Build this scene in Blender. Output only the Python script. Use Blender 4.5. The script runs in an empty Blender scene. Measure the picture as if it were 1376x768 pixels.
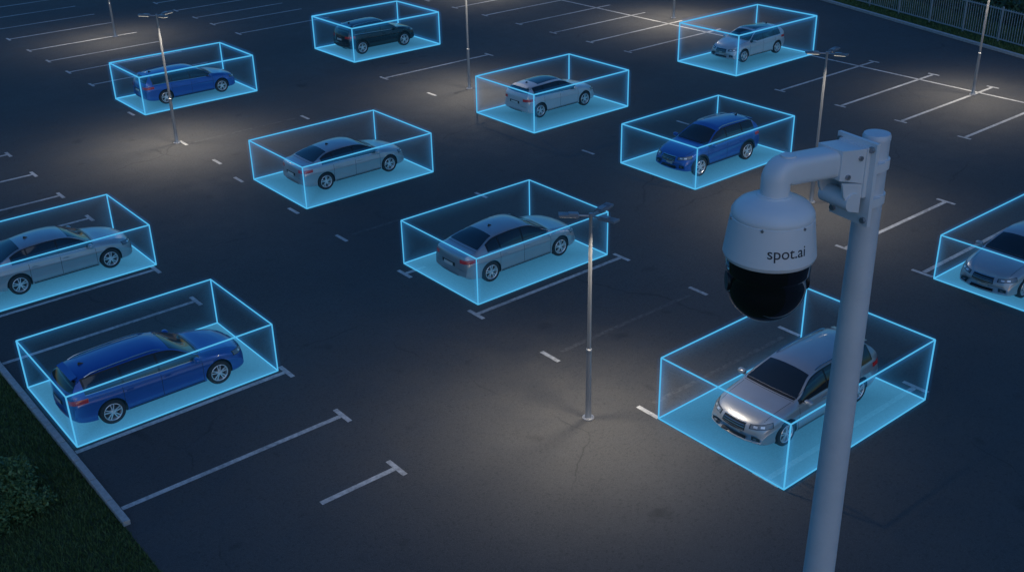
import bpy, bmesh, math, random
import numpy as np
from mathutils import Vector, Matrix
from mathutils.bvhtree import BVHTree
random.seed(7); rng=np.random.default_rng(5)
S=bpy.context.scene
COL=S.collection
S.view_settings.view_transform='Standard'
try: S.view_settings.look='None'
except Exception: pass
S.view_settings.exposure=0

# ------------------------------------------------------------ helpers
def mat(name, col=(.5,.5,.5), rough=.5, metal=0., coat=0., emit=None, es=0., spec=.5):
    m=bpy.data.materials.new(name); m.use_nodes=True
    b=m.node_tree.nodes['Principled BSDF']
    b.inputs['Base Color'].default_value=(*col,1)
    b.inputs['Roughness'].default_value=rough
    b.inputs['Metallic'].default_value=metal
    b.inputs['Coat Weight'].default_value=coat
    b.inputs['Coat Roughness'].default_value=.06
    b.inputs['Specular IOR Level'].default_value=spec
    if emit:
        b.inputs['Emission Color'].default_value=(*emit,1)
        b.inputs['Emission Strength'].default_value=es
    return m
class NT:
    def __init__(s,m):
        s.t=m.node_tree; s.b=s.t.nodes.get('Principled BSDF')
    def n(s,typ,**k):
        x=s.t.nodes.new(typ)
        for a,v in k.items(): setattr(x,a,v)
        return x
    def l(s,a,b): s.t.links.new(a,b)
    def noise(s,scale,detail=4,rough=.6,vec=None):
        x=s.n('ShaderNodeTexNoise'); x.inputs['Scale'].default_value=scale; x.inputs['Detail'].default_value=detail; x.inputs['Roughness'].default_value=rough
        if vec is not None: s.l(vec,x.inputs['Vector'])
        return x.outputs['Fac']
    def mr(s,v,a,b,c,d):
        x=s.n('ShaderNodeMapRange'); s.l(v,x.inputs[0])
        for i,q in enumerate((a,b,c,d)): x.inputs[i+1].default_value=q
        return x.outputs[0]
    def math(s,op,a,b=None):
        x=s.n('ShaderNodeMath',operation=op)
        for i,q in enumerate((a,b)):
            if q is None: continue
            if isinstance(q,(int,float)): x.inputs[i].default_value=q
            else: s.l(q,x.inputs[i])
        return x.outputs[0]
    def mix(s,f,a,b):
        x=s.n('ShaderNodeMix',data_type='RGBA')
        if isinstance(f,(int,float)): x.inputs[0].default_value=f
        else: s.l(f,x.inputs[0])
        for i,q in ((6,a),(7,b)):
            if isinstance(q,tuple): x.inputs[i].default_value=(*q,1)
            else: s.l(q,x.inputs[i])
        return x.outputs[2]
def addob(name,me,parent=None,mats=None,loc=None):
    if mats:
        for m in mats: me.materials.append(m)
    o=bpy.data.objects.new(name,me); COL.objects.link(o)
    if parent: o.parent=parent
    if loc is not None: o.location=loc
    return o
def empty(name,loc=(0,0,0),rz=0):
    o=bpy.data.objects.new(name,None); COL.objects.link(o); o.location=loc; o.rotation_euler=(0,0,rz); o.empty_display_size=.3
    return o
def mesh(name,V,F,smooth=False,mi=None):
    me=bpy.data.meshes.new(name); me.from_pydata([tuple(v) for v in V],[],F); me.update()
    if smooth: me.polygons.foreach_set('use_smooth',[True]*len(me.polygons))
    if mi is not None: me.polygons.foreach_set('material_index',mi)
    return me
class MB:
    """mesh accumulator"""
    def __init__(s): s.V=[];s.F=[];s.M=[]
    def add(s,V,F,m=0):
        o=len(s.V); s.V+= [tuple(v) for v in V]; s.F+=[tuple(i+o for i in f) for f in F]; s.M+=[m]*len(F)
    def box(s,c,d,m=0,rot=None):
        V=[]
        for z in(-.5,.5):
            for y in(-.5,.5):
                for x in(-.5,.5):
                    v=Vector((x*d[0],y*d[1],z*d[2]))
                    if rot: v=rot@v
                    V.append(v+Vector(c))
        s.add(V,[(0,2,3,1),(4,5,7,6),(0,1,5,4),(2,6,7,3),(0,4,6,2),(1,3,7,5)],m)
    def cyl(s,a,b,r0,r1=None,n=12,m=0,cap=True):
        r1=r0 if r1 is None else r1
        a=Vector(a);b=Vector(b);d=(b-a).normalized()
        q=d.to_track_quat('Z','Y')
        V=[];F=[]
        for p,r in((a,r0),(b,r1)):
            for i in range(n):
                t=2*math.pi*i/n; V.append(p+q@Vector((r*math.cos(t),r*math.sin(t),0)))
        for i in range(n): F.append((i,(i+1)%n,n+(i+1)%n,n+i))
        if cap: F.append(tuple(range(n-1,-1,-1)));F.append(tuple(range(n,2*n)))
        s.add(V,F,m)
    def lathe(s,prof,c=(0,0,0),n=32,m=0,axis='Z'):
        V=[];F=[];k=len(prof)
        for i in range(n):
            t=2*math.pi*i/n
            for r,z in prof:
                p=(r*math.cos(t),r*math.sin(t),z) if axis=='Z' else (r*math.cos(t),z,r*math.sin(t))
                V.append((p[0]+c[0],p[1]+c[1],p[2]+c[2]))
        for i in range(n):
            j=(i+1)%n
            for q in range(k-1): F.append((i*k+q,j*k+q,j*k+q+1,i*k+q+1))
        s.add(V,F,m)
    def tube(s,pts,r,n=12,m=0):
        pts=[Vector(p) for p in pts]; V=[];F=[]
        prev=None
        for i,p in enumerate(pts):
            d=(pts[min(i+1,len(pts)-1)]-pts[max(i-1,0)]).normalized()
            if prev is None: nrm=d.orthogonal().normalized()
            else: nrm=(prev-d*prev.dot(d)).normalized()
            prev=nrm; bi=d.cross(nrm)
            rr=r[i] if isinstance(r,(list,tuple)) else r
            for k in range(n):
                t=2*math.pi*k/n; V.append(p+(nrm*math.cos(t)+bi*math.sin(t))*rr)
        for i in range(len(pts)-1):
            for k in range(n): F.append((i*n+k,i*n+(k+1)%n,(i+1)*n+(k+1)%n,(i+1)*n+k))
        F.append(tuple(range(n-1,-1,-1)));F.append(tuple((len(pts)-1)*n+k for k in range(n)))
        s.add(V,F,m)
    def out(s,name,smooth=False,sharp=None):
        me=mesh(name,s.V,s.F,smooth,s.M)
        bm=bmesh.new(); bm.from_mesh(me); bmesh.ops.recalc_face_normals(bm,faces=bm.faces); bm.to_mesh(me); bm.free()
        if smooth: me.set_sharp_from_angle(angle=math.radians(sharp or 38))
        return me

# ------------------------------------------------------------ world + camera
w=bpy.data.worlds.new("World"); S.world=w; w.use_nodes=True
wn=w.node_tree.nodes; bg=wn['Background']
sky=wn.new('ShaderNodeTexSky'); sky.sky_type='NISHITA'; sky.sun_disc=False
sky.sun_elevation=math.radians(4); sky.sun_rotation=math.radians(200); sky.ozone_density=5.8; sky.air_density=1.2; sky.dust_density=.6
w.node_tree.links.new(sky.outputs[0],bg.inputs[0]); bg.inputs[1].default_value=.28
sl=bpy.data.lights.new('dusk_sky_fill','SUN'); sl.energy=.21; sl.angle=math.radians(50); sl.color=(.74,.85,1)  # wide bluish sun lamp, added as soft overhead sky light
so=bpy.data.objects.new('dusk_sky_fill',sl); COL.objects.link(so); so.rotation_euler=(math.radians(42),0,math.radians(-30))

cam=bpy.data.cameras.new('camera'); co=bpy.data.objects.new('camera',cam); COL.objects.link(co)
r=Vector((.7705,-.6372,-.0196)); fw=Vector((.5646,.6964,-.4429)); u=r.cross(fw)
M=Matrix((r,u,-fw)).transposed().to_4x4(); M.translation=(0,0,15); co.matrix_world=M
cam.sensor_width=36; cam.lens=1467.7/1376*36; cam.clip_start=.05; cam.clip_end=4000
S.camera=co

# ------------------------------------------------------------ ground materials
def m_asphalt():
    m=mat('asphalt',(.05,.05,.05),.85); t=NT(m)
    tc=t.n('ShaderNodeTexCoord').outputs['Object']
    big=t.noise(.12,5,.6,tc); mid=t.noise(1.3,6,.65,tc); fine=t.noise(45,3,.7,tc); agg=t.noise(14,4,.8,tc)
    a=t.mix(t.mr(big,.35,.65,0,1),(.042,.043,.047),(.068,.068,.070))
    b=t.mix(t.mr(mid,.35,.7,0,.5),a,(.087,.085,.083))
    c=t.mix(t.mr(fine,.5,.75,0,.75),b,(.15,.15,.148))
    c=t.mix(t.mr(agg,.3,.48,.65,0),c,(.02,.021,.023))
    vo=t.n('ShaderNodeTexVoronoi',feature='DISTANCE_TO_EDGE'); vo.inputs['Scale'].default_value=.11
    dist=t.n('ShaderNodeVectorMath',operation='ADD'); nz=t.n('ShaderNodeTexNoise'); nz.inputs['Scale'].default_value=.6; nz.inputs['Detail'].default_value=6
    t.l(tc,nz.inputs['Vector']); t.l(tc,dist.inputs[0]); t.l(nz.outputs['Color'],dist.inputs[1]); t.l(dist.outputs[0],vo.inputs['Vector'])
    crack=t.mr(vo.outputs['Distance'],0,.0035,.6,0)
    msk=t.math('MULTIPLY',crack,t.mr(t.noise(.25,2,.5,tc),.5,.6,0,1))
    c=t.mix(msk,c,(.018,.018,.02))
    c=t.mix(t.mr(t.noise(.8,3,.5,tc),.66,.76,0,.6),c,(.022,.022,.024))
    t.l(c,t.b.inputs['Base Color'])
    t.l(t.mr(mid,.3,.7,.7,.9),t.b.inputs['Roughness'])
    bp=t.n('ShaderNodeBump'); bp.inputs['Strength'].default_value=.6; bp.inputs['Distance'].default_value=.02
    t.l(t.math('ADD',fine,agg),bp.inputs['Height']); t.l(bp.outputs[0],t.b.inputs['Normal'])
    return m
def m_paintline():
    m=mat('worn_white_paint',(.6,.6,.58),.7); t=NT(m)
    tc=t.n('ShaderNodeTexCoord').outputs['Object']
    n1=t.noise(9,6,.75,tc); n2=t.noise(.5,3,.6,tc); s=t.math('ADD',t.math('MULTIPLY',n1,.7),t.math('MULTIPLY',n2,.5))
    f=t.mr(s,.5,.8,0,.85)
    t.l(t.mix(f,(.60,.60,.59),(.08,.08,.082)),t.b.inputs['Base Color'])
    return m
def m_faint():
    m=mat('faded_paint',(.1,.1,.1),.8); t=NT(m)
    tc=t.n('ShaderNodeTexCoord').outputs['Object']
    t.l(t.mix(t.mr(t.noise(6,6,.75,tc),.4,.6,0,1),(.11,.11,.11),(.06,.06,.063)),t.b.inputs['Base Color'])
    return m
def m_grassground():
    m=mat('grass_soil',(.03,.05,.02),.95); t=NT(m)
    tc=t.n('ShaderNodeTexCoord').outputs['Object']
    a=t.mix(t.mr(t.noise(3,6,.7,tc),.3,.7,0,1),(.022,.036,.014),(.05,.08,.028))
    t.l(a,t.b.inputs['Base Color'])
    bp=t.n('ShaderNodeBump'); bp.inputs['Strength'].default_value=.8; bp.inputs['Distance'].default_value=.05
    t.l(t.noise(25,5,.7,tc),bp.inputs['Height']); t.l(bp.outputs[0],t.b.inputs['Normal'])
    return m
def m_concrete():
    m=mat('kerb_concrete',(.3,.3,.3),.85); t=NT(m)
    tc=t.n('ShaderNodeTexCoord').outputs['Object']
    t.l(t.mix(t.mr(t.noise(7,6,.7,tc),.3,.7,0,1),(.30,.30,.30),(.50,.50,.49)),t.b.inputs['Base Color'])
    return m
ASPH=m_asphalt(); LINE=m_paintline(); FAINT=m_faint(); SOIL=m_grassground(); CONC=m_concrete()
def m_leaf(name,a,b):
    m=mat(name,a,.6); t=NT(m)
    g=t.n('ShaderNodeNewGeometry').outputs['Random Per Island']
    t.l(t.mix(g,a,b),t.b.inputs['Base Color']); return m
BLADE=m_leaf('grass_blade',(.045,.09,.025),(.10,.165,.05))
LEAF=m_leaf('shrub_leaf',(.04,.10,.035),(.11,.20,.075))
LEAF2=m_leaf('hedge_leaf',(.03,.06,.025),(.06,.11,.04))

def fx(y): return 60.2+(y-42.4)*.285     # far kerb line
addob('ground',mesh('ground',[(-1500,-1500,0),(1500,-1500,0),(1500,1500,0),(-1500,1500,0)],[(0,1,2,3)]),mats=[SOIL])
V=[(5.35,-40,.02),(fx(-40),-40,.02),(fx(130),130,.02),(5.35,130,.02)]
addob('parking_lot',mesh('lot',V,[(0,1,2,3)]),mats=[ASPH])
Z0=.02
mb=MB()
y=20.1
while y<60:
    mb.box((5.42,y+.49,.07),(.16,.975,.14)); y+=1.0
k=addob('kerb',mb.out('kerb'),mats=[CONC]); bv=k.modifiers.new('b','BEVEL'); bv.width=.015; bv.segments=2
mb=MB()
yy=-20.
while yy<120:
    a=Vector((fx(yy)+.08,yy,.07)); b=Vector((fx(yy+1.98)+.08,yy+1.98,.07)); d=b-a
    rot=Matrix.Rotation(math.atan2(d.y,d.x),3,'Z')
    mb.box((a+b)/2,(d.length,.22,.16),0,rot); yy+=2
addob('kerb',mb.out('kerb2'),mats=[CONC])

# markings
mk=MB(); fk=MB()
zl=Z0+.004
def rect(m_,x0,x1,y0,y1,z=zl): m_.add([(x0,y0,z),(x1,y0,z),(x1,y1,z),(x0,y1,z)],[(0,1,2,3)])
LW=.072
def stem(x0,x1,y,m_=mk): rect(m_,x0,x1,y-LW,y+LW)
def tbar(x,y,h=.36): rect(mk,x-LW*.9,x+LW*.9,y-h,y+h)
for yv in (20.75,23.6,29.2,32.2,35.1,38.0,41.0,44.1,47.3,50.4,53.5):
    stem(5.55,11.18,yv); tbar(11.25,yv)
stem(9.0,10.95,18.0); tbar(11.02,18.0)
for yv in (12.1,15.8,19.5,22.8,26.5,30.3,33.6,37.9,40.4,43.6,49.3): tbar(17.1 if yv<38 else 17.4,yv)
for yv in (12.1,16.1,19.5,22.8,30.2,43.2): tbar(23.1,yv)
stem(17.17,23.03,22.8); stem(17.17,23.03,12.1); stem(17.17,17.9,26.5)
for yv in (19.5,16.0,30.3,43.4): stem(17.5,22.7,yv,fk)
stem(29.07,35.0,18.4); stem(29.3,34.5,15.7); tbar(29.2,15.7); tbar(29,18.4); tbar(35.08,18.4)
stem(29.5,36.1,46.2); tbar(29.4,46.2); tbar(36.2,46.2); tbar(29.3,31.0); tbar(29.5,42.2); tbar(29.2,21.8); tbar(35,31)
stem(29.3,31.9,21.8,fk)
for yv in (15.4,18.5,21.7,24.7,27.8,31.2,41.4,44.4,47.5,50.6,53.9,57,60.1):
    stem(42.1,48.3,yv); stem(48.5,49.6,yv); tbar(42,yv,.3)
for yv in (21.7,24.7,27.8,31.2): tbar(49.7,yv,.3)
rect(mk,48.33,48.47,14,62)
for i,yv in enumerate((55.5,58.8,61.9,65.1,68.8,72,75.4,78.8,82)):
    stem(17.9,24.2,yv); tbar(17.85,yv)
for yv in (60.4,63.8,66.3,69.2,72.4,75.5,78.6): stem(28.6,34.7,yv); tbar(28.5,yv)
addob('parking_markings',mk.out('markings'),mats=[LINE])
addob('faded_parking_markings',fk.out('faded'),mats=[FAINT])

# ------------------------------------------------------------ grass, shrub, hedge, fence
def blades(name,n,xr,yr,h,wd,m,parent=None):
    x=rng.uniform(*xr,n);y=rng.uniform(*yr,n);a=rng.uniform(0,6.28,n);hh=h*rng.uniform(.5,1.3,n);ln=rng.uniform(-.6,.6,(n,2))*h
    V=np.zeros((n,3,3))
    V[:,0]=np.stack([x-np.cos(a)*wd,y-np.sin(a)*wd,np.zeros(n)],1)
    V[:,1]=np.stack([x+np.cos(a)*wd,y+np.sin(a)*wd,np.zeros(n)],1)
    V[:,2]=np.stack([x+ln[:,0],y+ln[:,1],hh],1)
    me=bpy.data.meshes.new(name); me.from_pydata(V.reshape(-1,3).tolist(),[],np.arange(3*n).reshape(-1,3).tolist()); me.update()
    return addob(name,me,parent,[m])
blades('grass',70000,(1.2,5.36),(14,32),.09,.012,BLADE)
def leafcloud(name,pts,size,m,parent):
    n=len(pts); a=rng.normal(size=(n,3)); a/=np.linalg.norm(a,axis=1)[:,None]
    b=np.cross(a,rng.normal(size=(n,3))); b/=np.linalg.norm(b,axis=1)[:,None]
    s=size*rng.uniform(.6,1.3,(n,1))
    V=np.stack([pts-a*s,pts+b*s*.45,pts+a*s,pts-b*s*.45],1)
    me=bpy.data.meshes.new(name); me.from_pydata(V.reshape(-1,3).tolist(),[],np.arange(4*n).reshape(-1,4).tolist()); me.update()
    return addob(name,me,parent,[m])
def shrub(loc,R,H,n):
    e=empty('shrub',loc)
    mb=MB()
    for i in range(9):
        t=i*.7; q=(math.cos(t)*R*.6,math.sin(t)*R*.6,H*.7)
        mb.tube([(0,0,-.02),(q[0]*.4,q[1]*.4,H*.35),q],[.03,.02,.008],6)
    addob('stems',mb.out('stems',True),e,[mat('bark',(.06,.045,.03),.9)])
    cl=[]
    for i in range(50):
        d=rng.normal(size=3); d/=np.linalg.norm(d); d[2]=abs(d[2])
        rr=rng.uniform(.45,1.02)
        c=np.array([d[0]*R*rr,d[1]*R*rr,.15+d[2]*H*rr*.85])
        k=n//50
        cl.append(c+rng.normal(size=(k,3))*np.array([.13,.13,.11])*R)
    p=np.concatenate(cl); p[:,2]=np.abs(p[:,2])
    leafcloud('foliage',p,.05,LEAF,e)
shrub((3.7,22.3,0),.85,1.25,11000)
fe=empty('metal_fence'); mb=MB(); FM=mat('galvanised_steel',(.42,.44,.46),.5,.3)
def fpt(y): return Vector((fx(y)+1.6,y,0))
ys=np.arange(-6,96,2.5)
for i,yv in enumerate(ys):
    p=fpt(yv); mb.box(p+Vector((0,0,.95)),(.08,.08,1.9))
    if i<len(ys)-1:
        q=fpt(ys[i+1]); d=(q-p); rot=Matrix.Rotation(math.atan2(d.y,d.x),3,'Z')
        for z in (.18,1.75): mb.box((p+q)/2+Vector((0,0,z)),(d.length-.08,.04,.06),0,rot)
        for k in range(1,15):
            c=p+d*k/15; mb.box(c+Vector((0.035,0,.97)),(.022,.03,1.7))
addob('panels',mb.out('fence'),fe,[FM])
n=42000
yv=rng.uniform(-5,95,n); dx=rng.uniform(5,9,n); hz=np.abs(rng.normal(.0,1,n))
bump=1.1+.5*np.sin(yv*.9)+.35*np.sin(yv*2.3+1)
zz=np.minimum(hz*.8,1.6)*bump*np.clip(1-((dx-7)/2.2)**2,0.1,1)
P=np.stack([60.2+(yv-42.4)*.285+dx,yv,zz],1)
he=empty('hedge'); leafcloud('foliage',P,.16,LEAF2,he)
mb=MB()
for yy in np.arange(-4,95,1.6): mb.tube([(fx(yy)+7,yy,-.02),(fx(yy)+7.1,yy+.1,.6),(fx(yy)+7+random.uniform(-.4,.4),yy+.3,1.1)],[.05,.04,.015],5)
addob('stems',mb.out('hs'),he,[mat('bark',(.06,.045,.03),.9)])
n=40000
yv=rng.uniform(10,60,n); dx=rng.uniform(.25,5,n)
V=np.zeros((n,3,3)); x=60.2+(yv-42.4)*.285+dx; a=rng.uniform(0,6.28,n)
V[:,0]=np.stack([x-.03*np.cos(a),yv-.03*np.sin(a),0*x],1);V[:,1]=np.stack([x+.03*np.cos(a),yv+.03*np.sin(a),0*x],1);V[:,2]=np.stack([x+rng.uniform(-.08,.08,n),yv+rng.uniform(-.08,.08,n),rng.uniform(.06,.22,n)],1)
me=bpy.data.meshes.new('g2'); me.from_pydata(V.reshape(-1,3).tolist(),[],np.arange(3*n).reshape(-1,3).tolist()); addob('grass',me,mats=[BLADE])

# ------------------------------------------------------------ street lamps
POLE=mat('lamp_pole_steel',(.38,.39,.41),.42,.6); HEADM=mat('lamp_head_metal',(.28,.30,.33),.45,.4)
LED=mat('lamp_lens',(.8,.8,.75),.4,emit=(1,.88,.68),es=2.0)
mb=MB(); HL=5.42
mb.lathe([(0,.0),(.15,.0),(.15,.03),(.09,.035),(.078,.06),(.070,.5),(.064,1.9),(.070,1.9),(.070,1.96),(.050,1.98),(.040,HL-.05),(.05,HL-.05),(.05,HL+.06),(0,HL+.07)],n=16,m=0)
for ang in (0,90,180,270): 
    a=math.radians(ang+45); mb.cyl((math.cos(a)*.12,math.sin(a)*.12,.03),(math.cos(a)*.12,math.sin(a)*.12,.055),.015,n=6,m=0)
HANG=(8,278,141)
for ang in HANG:
    a=math.radians(ang); d=Vector((math.cos(a),math.sin(a),0)); rot=Matrix.Rotation(a,3,'Z')@Matrix.Rotation(math.radians(-4),3,'Y')
    mb.cyl(Vector((0,0,HL))+d*.04,Vector((0,0,HL+.02))+d*.3,.025,n=8,m=0)
    c=Vector((0,0,HL+.035))+d*.5
    mb.box(c,(.46,.21,.05),1,rot); mb.box(c+Vector((0,0,.035))-d*.1,(.22,.14,.03),1,rot)
    for k in range(5): mb.box(c+Vector((0,0,.03))+d*(.05+k*.035),(.008,.17,.03),1,rot)
    mb.box(c-Vector((0,0,.031)),(.40,.16,.01),2,rot)
LM=mb.out('street_lamp',True,30)
for m_ in (POLE,HEADM,LED): LM.materials.append(m_)
for i,(x,y,P_) in enumerate([(15.8,16.6,1.4),(17.2,43.8,1.6),(31.5,21.6,1.05),(31.4,41.7,1.4),(47.9,24.7,1.35),(22.8,64.9,1.0),(49.7,45.2,1.7),(47,60,1.2)]):  # last lamp in the list is unseen, added beyond the far edge of view
    e=empty('street_lamp',(x,y,Z0),random.uniform(-.05,.05)); addob('pole_and_heads',LM,e)
    for k,ang in enumerate(HANG):
        L=bpy.data.lights.new('lamp_light','SPOT'); L.energy=450*P_; L.color=(1,.88,.70); L.spot_size=math.radians(126); L.spot_blend=1; L.shadow_soft_size=.12
        a=math.radians(ang); o=bpy.data.objects.new('lamp_light',L); COL.objects.link(o); o.parent=e; o.location=(math.cos(a)*.5,math.sin(a)*.5,HL-.04)
        o.rotation_euler=Vector((math.cos(a)*.25-.12,math.sin(a)*.25,-1)).to_track_quat('-Z','Y').to_euler()

# ------------------------------------------------------------ cars
def pchip(keys):
    keys=sorted(keys); x=np.array([k[0] for k in keys],float); y=np.array([k[1] for k in keys],float)
    h=np.diff(x); dl=np.diff(y)/h; m=np.zeros(len(x)); m[0]=dl[0]; m[-1]=dl[-1]
    for i in range(1,len(x)-1):
        if dl[i-1]*dl[i]>0:
            w1=2*h[i]+h[i-1]; w2=h[i]+2*h[i-1]; m[i]=(w1+w2)/(w1/dl[i-1]+w2/dl[i])
    def f(t):
        t=float(np.clip(t,x[0],x[-1])); i=int(np.clip(np.searchsorted(x,t)-1,0,len(h)-1)); s=(t-x[i])/h[i]
        return float((1+2*s)*(1-s)**2*y[i]+s*(1-s)**2*h[i]*m[i]+s*s*(3-2*s)*y[i+1]+s*s*(s-1)*h[i]*m[i+1])
    return f
def frontkeys(s=0,dz=0):
    return [(1.06+s,1.02+dz),(1.16+s,.985+dz),(1.6+s,.925+dz),(2.0+s,.845+dz),(2.18+s,.775+dz),(2.29+s,.69+dz),(2.36+s,.58+dz),(2.38+s,.50+dz)]
STY={}
STY['sedan']=dict(N=2.38,T=-2.42,ax=(1.45,-1.42),R=.33,top=frontkeys()+[(-2.42,.62),(-2.40,.90),(-2.35,1.03),(-2.2,1.06),(-1.98,1.08),(-1.90,1.105),(-1.12,1.385),(-.8,1.43),(-.3,1.46),(.0,1.45),(.28,1.405)],
 cow=1.02,rf=.30,rr=-1.10,rb=-1.88,steep=False,wins=[(.93,-.06),(-.12,-.98),(-1.03,-1.46)],wr0=.60,doors=(1.02,-.09,-1.05))
STY['wagon']=dict(N=2.38,T=-2.42,ax=(1.45,-1.42),R=.33,top=frontkeys()+[(-2.42,.66),(-2.405,.92),(-2.34,1.06),(-2.05,1.36),(-1.96,1.405),(-1.3,1.455),(-.4,1.48),(.0,1.465),(.28,1.415)],
 cow=1.02,rf=.30,rr=-2.05,rb=-2.34,steep=True,wins=[(.93,-.06),(-.12,-1.0),(-1.06,-1.92)],wr0=.60,doors=(1.02,-.09,-1.08),rails=True)
STY['hatch']=dict(N=2.22,T=-2.12,ax=(1.36,-1.34),R=.33,top=frontkeys(-.16,.02)+[(-2.12,.68),(-2.105,.95),(-2.03,1.10),(-1.72,1.37),(-1.62,1.41),(-1.0,1.46),(-.3,1.485),(.0,1.47),(.2,1.42)],
 cow=.86,rf=.22,rr=-1.72,rb=-2.02,steep=True,wins=[(.80,-.12),(-.18,-1.02),(-1.08,-1.55)],wr0=.60,doors=(.92,-.15,-1.1),sunroof=True)
STY['suv']=dict(N=2.3,T=-2.28,ax=(1.38,-1.38),R=.37,top=frontkeys(-.08,.12)+[(-2.28,.75),(-2.265,1.0),(-2.2,1.18),(-1.93,1.50),(-1.84,1.55),(-1.3,1.62),(-.4,1.65),(.0,1.635),(.22,1.575)],
 cow=.94,rf=.24,rr=-1.93,rb=-2.19,steep=True,wins=[(.86,-.1),(-.16,-1.02),(-1.08,-1.76)],wr0=.62,doors=(.98,-.13,-1.1),rails=True,dz=.12,clad=True)

CAR_BLACK=mat('black_trim',(.012,.012,.013),.35)
GLASS=mat('car_glass',(.012,.015,.018),.06,0,.3,spec=.8)
TYRE=mat('tyre_rubber',(.018,.018,.018),.85)
RIM=mat('alloy_rim',(.72,.73,.75),.3,.6)
CHROME=mat('chrome',(.6,.6,.62),.22,1)
LAMPG=mat('headlight_glass',(.16,.18,.20),.2,.2,.6)
TAIL=mat('taillight_glass',(.30,.012,.012),.2,0,.6,emit=(1,.03,.02),es=.03)
PLATE=mat('number_plate',(.55,.55,.53),.4)
SEAM=mat('panel_gap',(.015,.015,.015),.7)
DISC=mat('brake_disc',(.06,.06,.065),.6,.5)

def wheel_mesh(R):
    mb=MB(); w2=.11
    r0=R*.70
    mb.lathe([(r0,-w2*.85),(R*.90,-w2),(R*.975,-w2*.82),(R,-w2*.5),(R,w2*.5),(R*.975,w2*.82),(R*.90,w2),(r0,w2*.85)],n=36,m=0,axis='Y')
    mb.lathe([(r0*1.02,-w2*.86),(r0*.97,-w2*.95),(r0*.91,-w2*.80),(r0*.88,-w2*.2),(r0*.88,w2*.8)],n=36,m=1,axis='Y')
    mb.lathe([(0,-.01),(r0*.88,-.01)],n=24,m=2,axis='Y')
    mb.lathe([(0,-w2*.72),(.035,-w2*.72),(.06,-w2*.6),(.065,-w2*.1)],n=16,m=1,axis='Y')
    for k in range(5):
        for s in(-1,1):
            a=math.radians(72*k+90+s*11); a0=math.radians(72*k+90+s*16)
            p=Vector((math.cos(a0)*.045,-w2*.6,math.sin(a0)*.045)); q=Vector((math.cos(a)*r0*.93,-w2*.80,math.sin(a)*r0*.93))
            d=q-p; c=(p+q)/2
            mb.box(c,(d.length,.022,.028),1,Matrix.Rotation(-math.atan2(d.z,d.x),3,'Y'))
    return mb.out('wheel',True,30)
WH={}
for R in(.33,.37):
    me=wheel_mesh(R)
    for m_ in(TYRE,RIM,DISC): me.materials.append(m_)
    WH[R]=me

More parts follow.
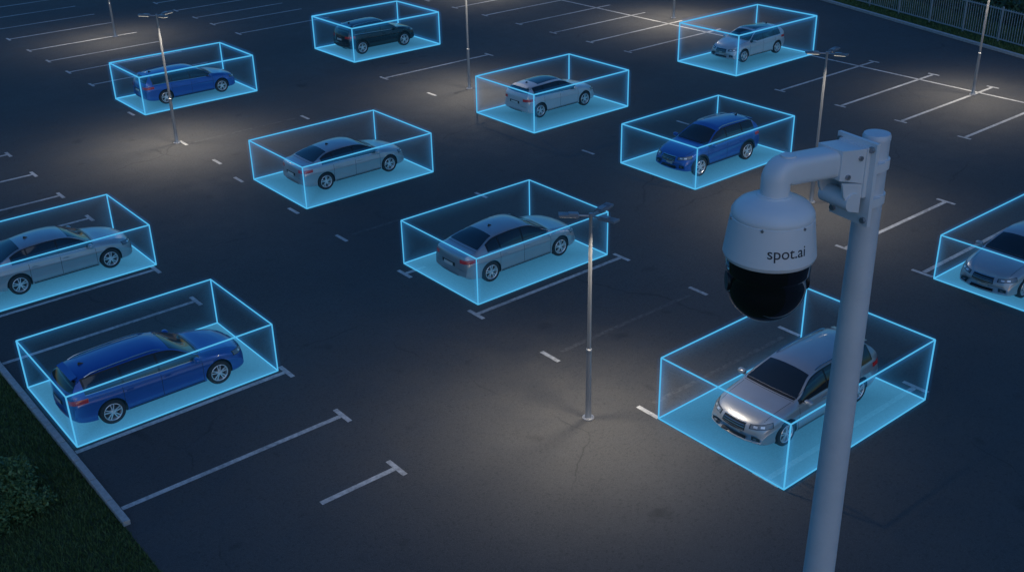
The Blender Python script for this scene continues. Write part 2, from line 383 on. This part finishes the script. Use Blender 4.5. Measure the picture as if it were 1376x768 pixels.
def build_style(key):
    s=STY[key]; N,T=s['N'],s['T']; dz=s.get('dz',0); top=pchip(s['top'])
    dN=N-2.38
    zbelt=pchip([(T,.56+dz),(T+.03,.80+dz),(T+.1,.92+dz),(T+.4,.985+dz),(-1.2,.975+dz),(0,.935+dz),(1.1+dN,.90+dz),(1.6+dN,.85+dz),(2.0+dN,.765+dz),(2.18+dN,.69+dz),(2.3+dN,.60+dz),(N,.44+dz)])
    zb=pchip([(T,.38+dz*.7),(T+.12,.28+dz*.7),(T+.45,.22+dz*.7),(-1,.19+dz*.7),(1.5,.19+dz*.7),(N-.25,.20+dz*.7),(N-.06,.23+dz*.7),(N,.29+dz*.7)])
    wd=pchip([(T,.80),(T+.12,.85),(T+.5,.895),(-1.4,.915),(0,.915),(1.4,.915),(N-.5,.89),(N-.2,.845),(N,.77)])
    w0=s['wr0']
    if s['steep']: wr=pchip([(T,.74),(s['rb'],.73),(s['rr']+.05,w0-.04),(-1.0,w0),(0,w0+.01),(s['rf'],w0+.02),(s['cow'],.77),(s['cow']+.3,.76),(N-.4,.68),(N,.60)])
    else: wr=pchip([(T,.68),(-2.1,.74),(s['rb'],.74),(s['rr'],w0-.02),(-.6,w0),(0,w0+.01),(s['rf'],w0+.02),(s['cow'],.77),(s['cow']+.3,.76),(N-.4,.68),(N,.60)])
    def cw(x): 
        f=np.clip((x-.1)/(N-.1),0,1); b=np.clip((-x-.9)/(-T-.9),0,1)
        return .25*f**1.5-.13*b**1.5
    def warp(x,y): return x-cw(x)*(abs(y)/.9)**2.2
    def section(x):
        W=wd(x);b=zb(x);zt=top(x);be=min(zbelt(x),zt-.02);h=be-b;P=[]
        for fy,fz in((0,0),(.45,0),(.86,0),(.955,.045),(.984,.14),(.972,.30),(.980,.52),(.990,.64),(1.0,.715),(.985,.75),(.972,.89),(.95,.965),(.925,1.0)):
            P.append((fy*W,b+fz*h))
        up=zt-be; wrr=min(wr(x),.9*W); zr=be+up*(.87); y0=.925*W
        for k in range(1,7):
            t=k/6; P.append((y0+(wrr-y0)*t+.10*up*math.sin(math.pi*t)*.6, be+(zr-be)*t))
        for k in range(1,8):
            t=k/7; P.append((wrr*(1-t), zr+(zt-zr)*(1-(1-t)**2.3)))
        return P
    xs=sorted(set([round(float(v),4) for v in np.linspace(T+.15,N-.15,66)]+[T+q for q in(0,.006,.018,.035,.06,.09,.12)]+[N-q for q in(0,.006,.015,.03,.05,.075,.1,.125)]))
    V=[];F=[];n=None
    for x in xs:
        P=section(x); ring=[(p[0],p[1]) for p in P]+[(-p[0],p[1]) for p in P[-2:0:-1]]
        n=len(ring)
        for (y,z) in ring: V.append((warp(x,y),y,z))
    for i in range(len(xs)-1):
        for k in range(n): F.append((i*n+k,i*n+(k+1)%n,(i+1)*n+(k+1)%n,(i+1)*n+k))
    F.append(tuple(range(n-1,-1,-1))); F.append(tuple((len(xs)-1)*n+k for k in range(n)))
    me=mesh('b',V,F,True); bm=bmesh.new(); bm.from_mesh(me); bmesh.ops.recalc_face_normals(bm,faces=bm.faces); bm.to_mesh(me)
    bvh=BVHTree.FromBMesh(bm); bm.free()
    me.materials.append(CAR_BLACK); me.materials.append(CAR_BLACK)
    body=bpy.data.objects.new('tmp',me); COL.objects.link(body)
    mb=MB(); R=s['R']
    for ax in s['ax']:
        for sd in(-1,1): mb.cyl((ax,sd*.60,R+.01),(ax,sd*1.3,R+.01),R+.05,n=40,m=1)
    cm=mb.out('c'); cm.materials.append(CAR_BLACK); cm.materials.append(CAR_BLACK)
    cut=bpy.data.objects.new('cut',cm); COL.objects.link(cut)
    md=body.modifiers.new('x','BOOLEAN'); md.object=cut; md.operation='DIFFERENCE'; md.solver='EXACT'
    dg=bpy.context.evaluated_depsgraph_get(); bme=bpy.data.meshes.new_from_object(body.evaluated_get(dg)); bme.name=key+'_body'
    bpy.data.objects.remove(body); bpy.data.objects.remove(cut)
    bme.polygons.foreach_set('use_smooth',[True]*len(bme.polygons)); bme.set_sharp_from_angle(angle=math.radians(40))
    parts={}
    def acc(nm):
        if nm not in parts: parts[nm]=MB()
        return parts[nm]
    def project(nm,grid,off):
        nr=len(grid);nc=len(grid[0]);V=[];ok=[]
        for row in grid:
            for (o,d) in row:
                h=bvh.ray_cast(Vector(o),Vector(d))
                if h[0] is None: V.append((0,0,0)); ok.append(False)
                else:
                    nn=h[1]
                    if nn.dot(Vector(d))>0: nn=-nn
                    V.append(h[0]+nn*off); ok.append(True)
        F=[]
        for i in range(nr-1):
            for k in range(nc-1):
                q=(i*nc+k,i*nc+k+1,(i+1)*nc+k+1,(i+1)*nc+k)
                if all(ok[a] for a in q): F.append(q)
        acc(nm).add(V,F)
    def side(nm,x0,x1,zlo,zhi,off,nc=14,nr=6):
        for sd in(-1,1):
            g=[]
            for i in range(nr):
                row=[]
                for k in range(nc):
                    x=x0+(x1-x0)*k/(nc-1); a=zlo(x) if callable(zlo) else zlo; b=zhi(x) if callable(zhi) else zhi
                    if b<a+.004: b=a+.004
                    row.append(((x,sd*3,a+(b-a)*i/(nr-1)),(0,-sd,0)))
                g.append(row)
            project(nm,g,off)
    def topdown(nm,xa,xb,yw,off,nc=22,nr=10):
        g=[]
        for i in range(nr):
            x=xa+(xb-xa)*i/(nr-1); W=yw(x) if callable(yw) else yw; row=[]
            for k in range(nc):
                y=-W+2*W*k/(nc-1); row.append(((warp(x,y),y,4),(0,0,-1)))
            g.append(row)
        project(nm,g,off)
    def cyl(nm,tx,ty,a0,a1,zlo,zhi,off,both=True,nc=12,nr=5,rear=False):
        for sd in((-1,1) if both else (1,)):
            g=[]
            for i in range(nr):
                row=[]
                for k in range(nc):
                    f=k/(nc-1); a=math.radians(a0+(a1-a0)*f); lo=zlo(f) if callable(zlo) else zlo; hi=zhi(f) if callable(zhi) else zhi
                    if hi<lo+.003: hi=lo+.003
                    dx=math.cos(a)*(-1 if rear else 1); dy=math.sin(a)*sd; z=lo+(hi-lo)*i/(nr-1)
                    row.append(((tx+dx*4,ty*sd+dy*4,z),(-dx,-dy,0)))
                g.append(row)
            project(nm,g,off)
    def be(x): return min(zbelt(x),top(x)-.02)
    def zrail(x): return be(x)+(top(x)-be(x))*.87
    x0,x1=s['wins'][0][0]+.06,s['wins'][-1][1]-.05
    side('window_trim',x0,x1,lambda x:be(x)+.012,lambda x:max(be(x)+.016,zrail(x)-.012),.003,nc=60,nr=8)
    for a,b in s['wins']:
        side('side_windows',a,b,lambda x:be(x)+.035,lambda x:be(x)+.035+max(.0,(zrail(x)-.04-be(x)-.035)),.007,nc=26,nr=8)
    side('chrome_strip',x0-.05,x1,lambda x:be(x)+.004,lambda x:be(x)+.018,.006,nc=40,nr=2)
    topdown('windscreen',s['cow']-.01,s['rf']+.04,lambda x:wr(x)-.055,.005)
    topdown('cowl',s['cow']+.07,s['cow']+.0,lambda x:wr(x)-.05,.004,nr=3)
    if s.get('sunroof'): topdown('sunroof',s['rf']-.12,s['rr']+.55,w0-.13,.004)
    if s['steep']:
        zt0=top(s['rr'])-.05; zt1=top(s['rb'])+.03
        g=[]
        for i in range(9):
            f=i/8; z=zt1+(zt0-zt1)*f; W=.70-.12*f; g.append([((-4,-W+2*W*k/19,z),(1,0,0)) for k in range(20)])
        project('rear_window',g,.006)
    else:
        topdown('rear_window',s['rr']-.03,s['rb']+.05,lambda x:wr(x)-.065,.006)
        topdown('panel_gaps',s['rb']-.03,s['rb']-.042,.70,.002,nr=2)
    for xd in s['doors']:
        side('panel_gaps',xd-.006,xd+.006,.30+dz,lambda x:be(x)-.0,.0025,nc=2,nr=10)
    side('panel_gaps',s['doors'][2],s['doors'][0],.29+dz,.30+dz,.0025,nc=30,nr=2)
    topdown('panel_gaps',s['cow']+.1,s['cow']+.112,.74,.002,nr=2)
    for sgn in(-1,1):
        g=[[((x,sgn*(.70-.05*(x-1)+o),4),(0,0,-1)) for x in np.linspace(s['cow']+.12,N-.35,14)] for o in(0,.01)]
        project('panel_gaps',g,.002)
    side('sill_trim',s['ax'][1]+R+.09,s['ax'][0]-R-.09,.20+dz*.7,.27+dz,.004,nc=20,nr=3)
    if s.get('clad'):
        for sd in(-1,1):
            for ax in s['ax']:
                g=[]
                for rr in (R+.05,R+.085,R+.12):
                    g.append([((ax+math.cos(a)*rr,sd*3,R+.01+math.sin(a)*rr),(0,-sd,0)) for a in np.linspace(math.radians(-12),math.radians(192),30)])
                project('wheel_arch_cladding',g,.008)
    hm=acc('door_handles')
    for xd in (s['doors'][1]+.17,s['doors'][2]+.17):
        for sd in(-1,1):
            h=bvh.ray_cast(Vector((xd,sd*3,.80+dz)),Vector((0,-sd,0)))
            if h[0]: hm.box(h[0]+Vector((0,sd*.018,0)),(.17,.02,.028)); hm.box(h[0]+Vector((.07,sd*.008,0)),(.02,.02,.02)); hm.box(h[0]+Vector((-.07,sd*.008,0)),(.02,.02,.02))
    tx=N-.9
    cyl('headlight_housing',tx,.25,12,54,lambda f:.61+dz+.05*f,lambda f:.705+dz+.07*f,.004,nc=16)
    cyl('headlights',tx,.25,14,52,lambda f:.62+dz+.05*f,lambda f:.695+dz+.067*f,.009,nc=16)
    for a0_ in(19,31): cyl('headlight_reflectors',tx,.25,a0_,a0_+7,.648+dz+.001*(a0_-15),.69+dz+.001*(a0_-15),.0125,nc=5)
    cyl('grille',tx-.3,0,-16,16,lambda f:.45+dz+.03*abs(2*f-1),lambda f:.70+dz-.0*f,.005,both=False,nc=20)
    for zz in (.505,.55,.595,.64):
        cyl('grille_bars',tx-.3,0,-15,15,zz+dz,zz+.010+dz,.014,both=False,nc=20,nr=2)
    for zl_ in((.445,.46),(.698,.715)):
        cyl('grille_bars',tx-.3,0,-16.5,16.5,zl_[0]+dz,zl_[1]+dz,.012,both=False,nc=20,nr=2)
    cyl('lower_intake',tx-.3,0,-17,17,.28+dz*.8,.36+dz*.9,.005,both=False,nc=20)
    cyl('lower_intake',tx-.1,.28,13,27,lambda f:.31+dz*.8+.02*f,lambda f:.43+dz*.9,.005,nc=10)
    cyl('fog_lights',tx-.1,.28,17,22,.345+dz*.85,.385+dz*.85,.012,nc=5)
    cyl('number_plates',tx-.3,0,-9,9,.39+dz,.475+dz,.022,both=False,nc=10)
    rx=T+.9
    z1=.80+dz; z2=.92+dz
    cyl('taillights',rx,.25,18,56,lambda f:z1+.02*f,lambda f:z2+.01*f,.007,nc=16,rear=True)
    zp=.66+dz if s['steep'] else .62+dz
    cyl('number_plates',rx,0,-14,14,zp+.0,zp+.10,.012,both=False,rear=True,nc=10)
    cyl('plate_recess',rx,0,-20,20,zp-.02,zp+.13,.005,both=False,rear=True,nc=10)
    cyl('rear_diffuser',rx-.1,0,-30,30,.30+dz*.7,.385+dz*.7,.005,both=False,rear=True,nc=20)
    cyl('panel_gaps',rx,0,-40,40,.56+dz,.567+dz,.0025,both=False,rear=True,nc=24,nr=2)
    m_=acc('mirrors')
    for sd in(-1,1):
        x=s['cow']-.16; c=Vector((x,sd*1.0,be(x)+.07))
        V=[];F=[]; A=8;B=12
        for i in range(A+1):
            th=math.pi*i/A
            for k in range(B):
                ph=2*math.pi*k/B; sp=lambda q,e=.7: math.copysign(abs(q)**e,q)
                V.append(c+Vector((.075*sp(math.sin(th))*sp(math.cos(ph)),.115*sp(math.cos(th)),.07*sp(math.sin(th))*sp(math.sin(ph)))))
        for i in range(A):
            for k in range(B): F.append((i*B+k,i*B+(k+1)%B,(i+1)*B+(k+1)%B,(i+1)*B+k))
        m_.add(V,F); m_.cyl((x+.02,sd*.84,be(x)+.0),(x+.01,sd*.95,be(x)+.05),.025,.02,8)
    rf=acc('antenna_fin')
    h=bvh.ray_cast(Vector((s['rr']+.35,0,4)),Vector((0,0,-1)))[0]
    rf.add([h+Vector(q) for q in((-.08,-.02,-.01),(.09,-.02,-.01),(.09,.02,-.01),(-.08,.02,-.01),(-.07,0,.06),(-.04,0,.06))],[(0,1,5,4),(2,3,4,5),(1,2,5),(3,0,4),(0,3,2,1)])
    if s.get('rails'):
        rr_=acc('roof_rails')
        for sd in(-1,1):
            pts=[]
            for i,x in enumerate(np.linspace(.12,s['rr']+.2,12)):
                h=bvh.ray_cast(Vector((x,sd*(w0-.03),4)),Vector((0,0,-1)))[0]
                up=.0 if i in(0,11) else .035
                pts.append(h+Vector((0,0,up)))
            rr_.tube(pts,.016,6)
    if s['steep']:
        sp=acc('roof_spoiler')
        zt=top(s['rr']+.05)
        sp.box((s['rr']-.02,0,zt-.03),(.17,.98,.026),0,Matrix.Rotation(math.radians(-14),3,'Y'))
    res=[]
    MM={'window_trim':CAR_BLACK,'side_windows':GLASS,'chrome_strip':CHROME,'windscreen':GLASS,'sunroof':GLASS,'cowl':CAR_BLACK,'rear_window':GLASS,'panel_gaps':SEAM,'sill_trim':CAR_BLACK,
        'wheel_arch_cladding':CAR_BLACK,'door_handles':None,'headlight_housing':CAR_BLACK,'headlights':LAMPG,'headlight_reflectors':RIM,'grille':CAR_BLACK,'grille_bars':CHROME,'lower_intake':CAR_BLACK,'fog_lights':LAMPG,
        'number_plates':PLATE,'taillights':TAIL,'plate_recess':SEAM,'rear_diffuser':CAR_BLACK,'mirrors':None,'antenna_fin':CAR_BLACK,'roof_rails':CHROME,'roof_spoiler':None}
    res.append(('body',bme,True))
    for nm,m_ in parts.items():
        if not m_.F: continue
        me=m_.out(key+'_'+nm,True,35); mm=MM[nm]; me.materials.append(mm or CAR_BLACK); res.append((nm,me,mm is None))
    return res
CACHE={k:build_style(k) for k in STY}
def paint(name,col,metal,rough):
    m=mat(name,col,rough,metal,.8); t=NT(m)
    tc=t.n('ShaderNodeTexCoord').outputs['Object']
    n=t.noise(3,3,.5,tc)
    t.l(t.mix(t.mr(n,.3,.7,0,.25),col,tuple(c*.8 for c in col)),t.b.inputs['Base Color'])
    z=t.n('ShaderNodeSeparateXYZ'); t.l(tc,z.inputs[0])
    t.l(t.math('ADD',t.mr(z.outputs[2],.2,.6,.18,0),rough),t.b.inputs['Roughness'])
    return m
SILV=paint('silver_paint',(.40,.41,.435),.6,.36); WHT=paint('white_paint',(.50,.51,.53),.3,.35); BLUE=paint('blue_paint',(.02,.095,.38),.3,.3); BLK=paint('black_paint',(.012,.013,.016),.2,.25)
def car(style,pt,x,y,flip,kind='parked_car'):
    e=empty(kind,(x,y,Z0),math.pi if flip else 0)
    for nm,me,isp in CACHE[style]:
        o=addob(nm,me,e)
        if isp:
            sl_=o.material_slots[0]; sl_.link='OBJECT'; sl_.material=pt
    s=STY[style]
    for i,ax in enumerate(s['ax']):
        for sd in(-1,1):
            o=addob('wheel_%d'%(i*2+(sd>0)+1),WH[s['R']],e,loc=(ax,sd*.80,s['R']))
            if sd>0: o.rotation_euler=(0,0,math.pi)
    return e
CARS=[('wagon',BLUE,8.2,25.1,0),('sedan',SILV,20.25,25.1,0),('wagon',SILV,19.95,13.55,1),('sedan',SILV,20.55,35.5,0),('suv',BLUE,31.95,26.95,1),
('hatch',WHT,32.25,36.7,0),('suv',BLK,32.65,51.95,0),('wagon',BLUE,20.75,50.5,0),('hatch',WHT,46.15,36.6,1),('sedan',SILV,8.8,34.15,0),('sedan',SILV,31.35,13.7,1)]
for c in CARS: car(*c)

# ------------------------------------------------------------ glowing detection boxes
def emis(name,col,st):
    m=bpy.data.materials.new(name); m.use_nodes=True; n=m.node_tree.nodes; n.clear()
    e=n.new('ShaderNodeEmission'); e.inputs[0].default_value=(*col,1); e.inputs[1].default_value=st
    o=n.new('ShaderNodeOutputMaterial'); m.node_tree.links.new(e.outputs[0],o.inputs[0]); return m
EDGE=emis('glow_edge',(.10,.54,.93),.85)
HALO=bpy.data.materials.new('glow_halo'); HALO.use_nodes=True; n=HALO.node_tree.nodes; n.clear()
e=n.new('ShaderNodeEmission'); e.inputs[0].default_value=(.02,.28,.85,1); e.inputs[1].default_value=.26
o=n.new('ShaderNodeOutputMaterial'); HALO.node_tree.links.new(e.outputs[0],o.inputs['Volume'])
def m_panel():
    m=bpy.data.materials.new('glow_side_panel'); m.use_nodes=True; m.node_tree.nodes.clear(); t=NT(m)
    uv=t.n('ShaderNodeTexCoord').outputs['UV']; sp=t.n('ShaderNodeSeparateXYZ'); t.l(uv,sp.inputs[0])
    a=t.math('MINIMUM',sp.outputs[0],t.math('SUBTRACT',1,sp.outputs[0])); b=t.math('MINIMUM',sp.outputs[1],t.math('SUBTRACT',1,sp.outputs[1]))
    d=t.math('MINIMUM',t.math('MULTIPLY',a,3.),b); g=t.math('POWER',t.mr(d,0,.35,1,0),2.2)
    st=t.math('ADD',t.math('MULTIPLY',g,.085),.012)
    em=t.n('ShaderNodeEmission'); em.inputs[0].default_value=(.05,.38,.85,1); t.l(st,em.inputs[1])
    tr=t.n('ShaderNodeBsdfTransparent'); ad=t.n('ShaderNodeAddShader'); t.l(em.outputs[0],ad.inputs[0]); t.l(tr.outputs[0],ad.inputs[1])
    o=t.n('ShaderNodeOutputMaterial'); t.l(ad.outputs[0],o.inputs[0]); return m
def m_floor():
    m=bpy.data.materials.new('glow_floor'); m.use_nodes=True; m.node_tree.nodes.clear(); t=NT(m)
    tc=t.n('ShaderNodeTexCoord'); uv=tc.outputs['UV']; sp=t.n('ShaderNodeSeparateXYZ'); t.l(uv,sp.inputs[0])
    a=t.math('MINIMUM',sp.outputs[0],t.math('SUBTRACT',1,sp.outputs[0])); b=t.math('MINIMUM',sp.outputs[1],t.math('SUBTRACT',1,sp.outputs[1]))
    d=t.math('MINIMUM',t.math('MULTIPLY',a,1.4),b); g=t.mr(d,0,.38,1,0)  # shadow under the car put into the glow: dimmer toward the middle
    nz=t.noise(30,3,.7,tc.outputs['Object'])
    st=t.math('ADD',t.math('ADD',t.math('MULTIPLY',g,.28),.16),t.math('MULTIPLY',nz,.24))
    em=t.n('ShaderNodeEmission'); em.inputs[0].default_value=(.10,.48,.88,1); t.l(st,em.inputs[1])
    tr=t.n('ShaderNodeBsdfTransparent'); mx=t.n('ShaderNodeMixShader'); mx.inputs[0].default_value=.75
    t.l(tr.outputs[0],mx.inputs[1]); t.l(em.outputs[0],mx.inputs[2])
    o=t.n('ShaderNodeOutputMaterial'); t.l(mx.outputs[0],o.inputs[0]); return m
PANEL=m_panel(); FLOOR=m_floor()
def quadmesh(name,quads):
    V=[p for q in quads for p in q]; me=mesh(name,V,[tuple(range(4*i,4*i+4)) for i in range(len(quads))])
    uvl=me.uv_layers.new(name='UVMap')
    for i in range(len(quads)):
        for k,uvv in enumerate(((0,0),(1,0),(1,1),(0,1))): uvl.data[4*i+k].uv=uvv
    return me
BOX=[(8.37,25.58,5.43,3.63,1.41),(20.18,25.17,5.35,3.9,1.5),(19.88,13.5,5.64,3.82,1.72),(20.37,35.43,5.67,4.07,1.58),(32.18,27.17,5.69,3.92,1.6),(32.07,36.32,5.66,4.01,1.68),
(32.77,51.91,5.64,4.11,1.78),(20.65,50.35,5.72,3.54,1.75),(45.54,36.19,6.22,3.9,2.0),(8.50,34.29,5.8,3.6,1.40),(31.98,13.23,5.8,4.0,1.45)]
for (cx,cy,L,W,Ht) in BOX:
    e=empty('glowing_detection_box',(cx,cy,Z0+.03)); dist=math.sqrt(cx*cx+cy*cy+225); rr=.0195*max(1,dist/36)
    c=[Vector((sx*L/2,sy*W/2,z)) for z in(0,Ht) for sy in(-1,1) for sx in(-1,1)]
    ed=[(0,1),(1,3),(3,2),(2,0),(4,5),(5,7),(7,6),(6,4),(0,4),(1,5),(2,6),(3,7)]
    mb=MB(); hb=MB()
    for a,b in ed:
        mb.cyl(c[a],c[b],rr,n=6); d=(c[b]-c[a]).normalized()
        hb.cyl(c[a]+d*.02,c[b]-d*.02,rr*5,n=12)
    addob('frame_edges',mb.out('edges'),e,[EDGE]); addob('edge_glow',hb.out('halo'),e,[HALO])
    i=.012; q=[Vector((p.x-math.copysign(i,p.x),p.y-math.copysign(i,p.y),p.z)) for p in c]
    addob('side_panels',quadmesh('p',[(q[0],q[1],q[5],q[4]),(q[1],q[3],q[7],q[5]),(q[3],q[2],q[6],q[7]),(q[2],q[0],q[4],q[6])]),e,[PANEL])
    addob('floor_panel',quadmesh('f',[tuple(p-Vector((0,0,.018)) for p in (q[0],q[1],q[3],q[2]))]),e,[FLOOR])

# ------------------------------------------------------------ dome security camera on pole
WP=mat('white_powder_coat',(.62,.64,.66),.38); t=NT(WP); tc=t.n('ShaderNodeTexCoord').outputs['Object']
t.l(t.mix(t.mr(t.noise(6,5,.7,tc),.4,.75,0,.3),(.74,.77,.80),(.62,.64,.66)),t.b.inputs['Base Color'])
bp=t.n('ShaderNodeBump'); bp.inputs['Strength'].default_value=.08; bp.inputs['Distance'].default_value=.001; t.l(t.noise(700,2,.5,tc),bp.inputs['Height']); t.l(bp.outputs[0],t.b.inputs['Normal'])
PP=mat('painted_steel_pole',(.55,.58,.62),.5,.1); t=NT(PP); tc=t.n('ShaderNodeTexCoord').outputs['Object']
t.l(t.mix(t.mr(t.noise(5,6,.75,tc),.4,.75,0,.5),(.66,.71,.77),(.49,.53,.58)),t.b.inputs['Base Color'])
DARK=mat('smoked_dome',(.006,.006,.008),.04,0,1.0,spec=.8); BOLT=mat('bolt_steel',(.35,.36,.38),.4,.7); INK=mat('printed_ink',(.03,.035,.05),.6)
cp=empty('camera_pole',(2.54,1.557,0)); mb=MB()
mb.lathe([(0,0),(.30,0),(.30,.03),(.17,.035),(.16,.1),(.050,12.5),(.0365,14.0),(.0365,14.04)],n=48)
mb.lathe([(.0360,14.030),(.0378,14.031),(.0378,14.040),(.035,14.047),(0,14.049)],n=48)
addob('shaft',mb.out('shaft',True,40),cp,[PP])
sc_=empty('dome_security_camera',(2.19,1.614,0))
ax=Vector((.35,-.057,0)); L_=ax.length; ad=ax.normalized(); sdv=Vector((-ad.y,ad.x,0)); up=Vector((0,0,1))
rotA=Matrix((ad,sdv,up)).transposed()
mb=MB()
for z in (13.965,13.865):
    mb.lathe([(.037,z-.014),(.0425,z-.014),(.0425,z+.014),(.037,z+.014)],c=(ax.x,ax.y,0),n=32)
    for s_ in(-1,1): mb.box(ax-ad*.035+up*z+sdv*s_*.043,(.055,.012,.026),0,rotA)
pc=ax-ad*.068+up*13.93
mb.box(pc,(.012,.14,.235),0,rotA)
mb.box(pc-ad*.012+up*.035,(.014,.104,.14),0,rotA)
# boxy tapered root block of the arm
def loft4(a,b):
    V=[]
    for (p,hw,z0,z1) in(a,b):
        for sy,z in((-1,z0),(1,z0),(1,z1),(-1,z1)): V.append(p+sdv*sy*hw+up*z)
    mb.add(V,[(3,2,1,0),(4,5,6,7),(0,1,5,4),(1,2,6,5),(2,3,7,6),(3,0,4,7)])
q0=ax-ad*.086
loft4((q0,.048,13.935,14.032),(q0-ad*.085,.044,13.958,14.040))
for s_ in(-1,1):
    a=q0+up*13.93+sdv*s_*.040
    V=[a+up*.004,a-up*.080,a-ad*.03-up*.070,a-ad*.065-up*.02,a-ad*.075+up*.02]
    V2=[v+sdv*s_*.007 for v in V]
    mb.add(V+V2,[(0,1,2,3,4),(9,8,7,6,5)]+[(i,(i+1)%5,5+(i+1)%5,5+i) for i in range(5)])
mb.cyl(q0-ad*.032+up*13.888+sdv*.052,q0-ad*.032+up*13.888-sdv*.052,.026,n=24)
zz=14.008; rb=.030; zp0=13.998
path=[]
st=L_-.16
for i in range(6):
    f=i/5; path.append((ad*(st-(st-rb)*f)+up*(zp0+(zz-zp0)*f),ad*-1,.0))
for i in range(1,9):
    a=math.radians(90*i/8); path.append((ad*(rb-rb*math.sin(a))+up*(zz-rb*(1-math.cos(a))),-ad*math.cos(a)-up*math.sin(a),0))
path.append((up*(zz-.08),-up,0)); path.append((up*(zz-.125),-up,0))
V=[];F=[];NN=32
for j,(p,d,_) in enumerate(path):
    hw=.039; hh=.037; ex=2/(2+2.6*max(0,1-j/13)) if j<14 else 1
    nn=sdv.cross(d).normalized()
    for k in range(NN):
        t_=2*math.pi*k/NN; cx_=math.copysign(abs(math.cos(t_))**ex,math.cos(t_)); sy_=math.copysign(abs(math.sin(t_))**ex,math.sin(t_))
        V.append(p+sdv*cx_*hw+nn*sy_*hh*(.82 if 5<j<13 and False else 1))
for j in range(len(path)-1):
    for k in range(NN): F.append((j*NN+k,j*NN+(k+1)%NN,(j+1)*NN+(k+1)%NN,(j+1)*NN+k))
F.append(tuple(range(NN))); F.append(tuple((len(path)-1)*NN+k for k in range(NN)))
mb.add(V,F)
mb.cyl(up*(zz-.096),up*(zz-.080),.044,n=36)
mb.cyl(up*(zz+.030)+ad*.035,up*(zz+.040)+ad*.035,.020,n=24)
b=addob('wall_bracket',mb.out('bracket',True,35),sc_,[WP]); bv=b.modifiers.new('b','BEVEL'); bv.width=.003; bv.segments=2; bv.limit_method='ANGLE'
mb=MB()
for sy in(-1,1):
    for z in(-.1,.1):
        c=pc+sdv*sy*.056+up*z; mb.cyl(c-ad*.005,c-ad*.014,.009,n=6)
for sy in(-1,1):
    for dz_,dx_ in((14.01,.02),(13.965,.06)): 
        c=q0-ad*dx_+up*dz_+sdv*sy*.045; mb.cyl(c,c+sdv*sy*.008,.007,n=6)
addob('bolts',mb.out('bolts'),sc_,[BOLT])
mb=MB(); zb_=13.782; HT=.118
RB,RT=.1215,.108
mb.lathe([(0,zb_+.168),(.044,zb_+.167),(.047,zb_+.163),(.060,zb_+.157),(.075,zb_+.151),(.092,zb_+.142),(.102,zb_+.131),(RT,HT+zb_+.002),(RT+.0005,HT+zb_-.004),(RT+.0005,HT+zb_-.0065),(RT-.001,HT+zb_-.007),(RT-.001,HT+zb_-.010),(RT+.001,HT+zb_-.011),
 (RB,zb_+.012),(RB+.001,zb_+.004),(RB-.003,zb_-.006),(RB-.012,zb_-.010),(.098,zb_-.010)],n=72)
addob('housing',mb.out('housing',True,28),sc_,[WP])
mb=MB(); 
pr=[(.112,zb_-.008),(.1115,zb_-.045),(.109,zb_-.051),(.1065,zb_-.054),(.106,zb_-.083)]
for i in range(0,19):
    a=math.radians(90*i/18); pr.append((.106*math.cos(a),zb_-.088-.106*math.sin(a)))
mb.lathe(pr,n=64); addob('smoked_dome',mb.out('dome',True,40),sc_,[DARK])
mb=MB()
for sg in (-1,1):
    d=Vector((math.cos(math.radians(-39.6)),math.sin(math.radians(-39.6)),0))*sg
    c=d*.094+up*(zb_-.080); mb.cyl(c,c+d*.015,.032,.027,n=28)
addob('dome_cheeks',mb.out('ck',True,35),sc_,[CAR_BLACK])
mb=MB()
for k in range(6):
    a=math.radians(60*k+25); c=Vector((math.cos(a)*.107,math.sin(a)*.107,zb_+.104)); d=Vector((math.cos(a),math.sin(a),0)); mb.cyl(c,c+d*.005,.004,n=8)
addob('rim_screws',mb.out('sc'),sc_,[BOLT])
cu=bpy.data.curves.new('txt','FONT'); cu.body='spot.ai'; cu.size=.041; cu.align_x='CENTER'; cu.offset=.0002; cu.resolution_u=6
to=bpy.data.objects.new('tmp_txt',cu); COL.objects.link(to); bpy.context.view_layer.update()
dg=bpy.context.evaluated_depsgraph_get(); tm=bpy.data.meshes.new_from_object(to.evaluated_get(dg)); bpy.data.objects.remove(to)
bm=bmesh.new(); bm.from_mesh(tm)
bmesh.ops.subdivide_edges(bm,edges=[e_ for e_ in bm.edges if e_.calc_length()>.006],cuts=2)
bmesh.ops.triangulate(bm,faces=bm.faces)
A0=math.radians(240)
for v in bm.verts:
    z=zb_+.034+v.co.y; R_=RB-(RB-RT)*(z-zb_-.012)/(HT-.023)+.0009; a=A0+v.co.x/R_
    v.co=Vector((R_*math.cos(a),R_*math.sin(a),z))
bm.to_mesh(tm); bm.free(); addob('lettering',tm,sc_,[INK])
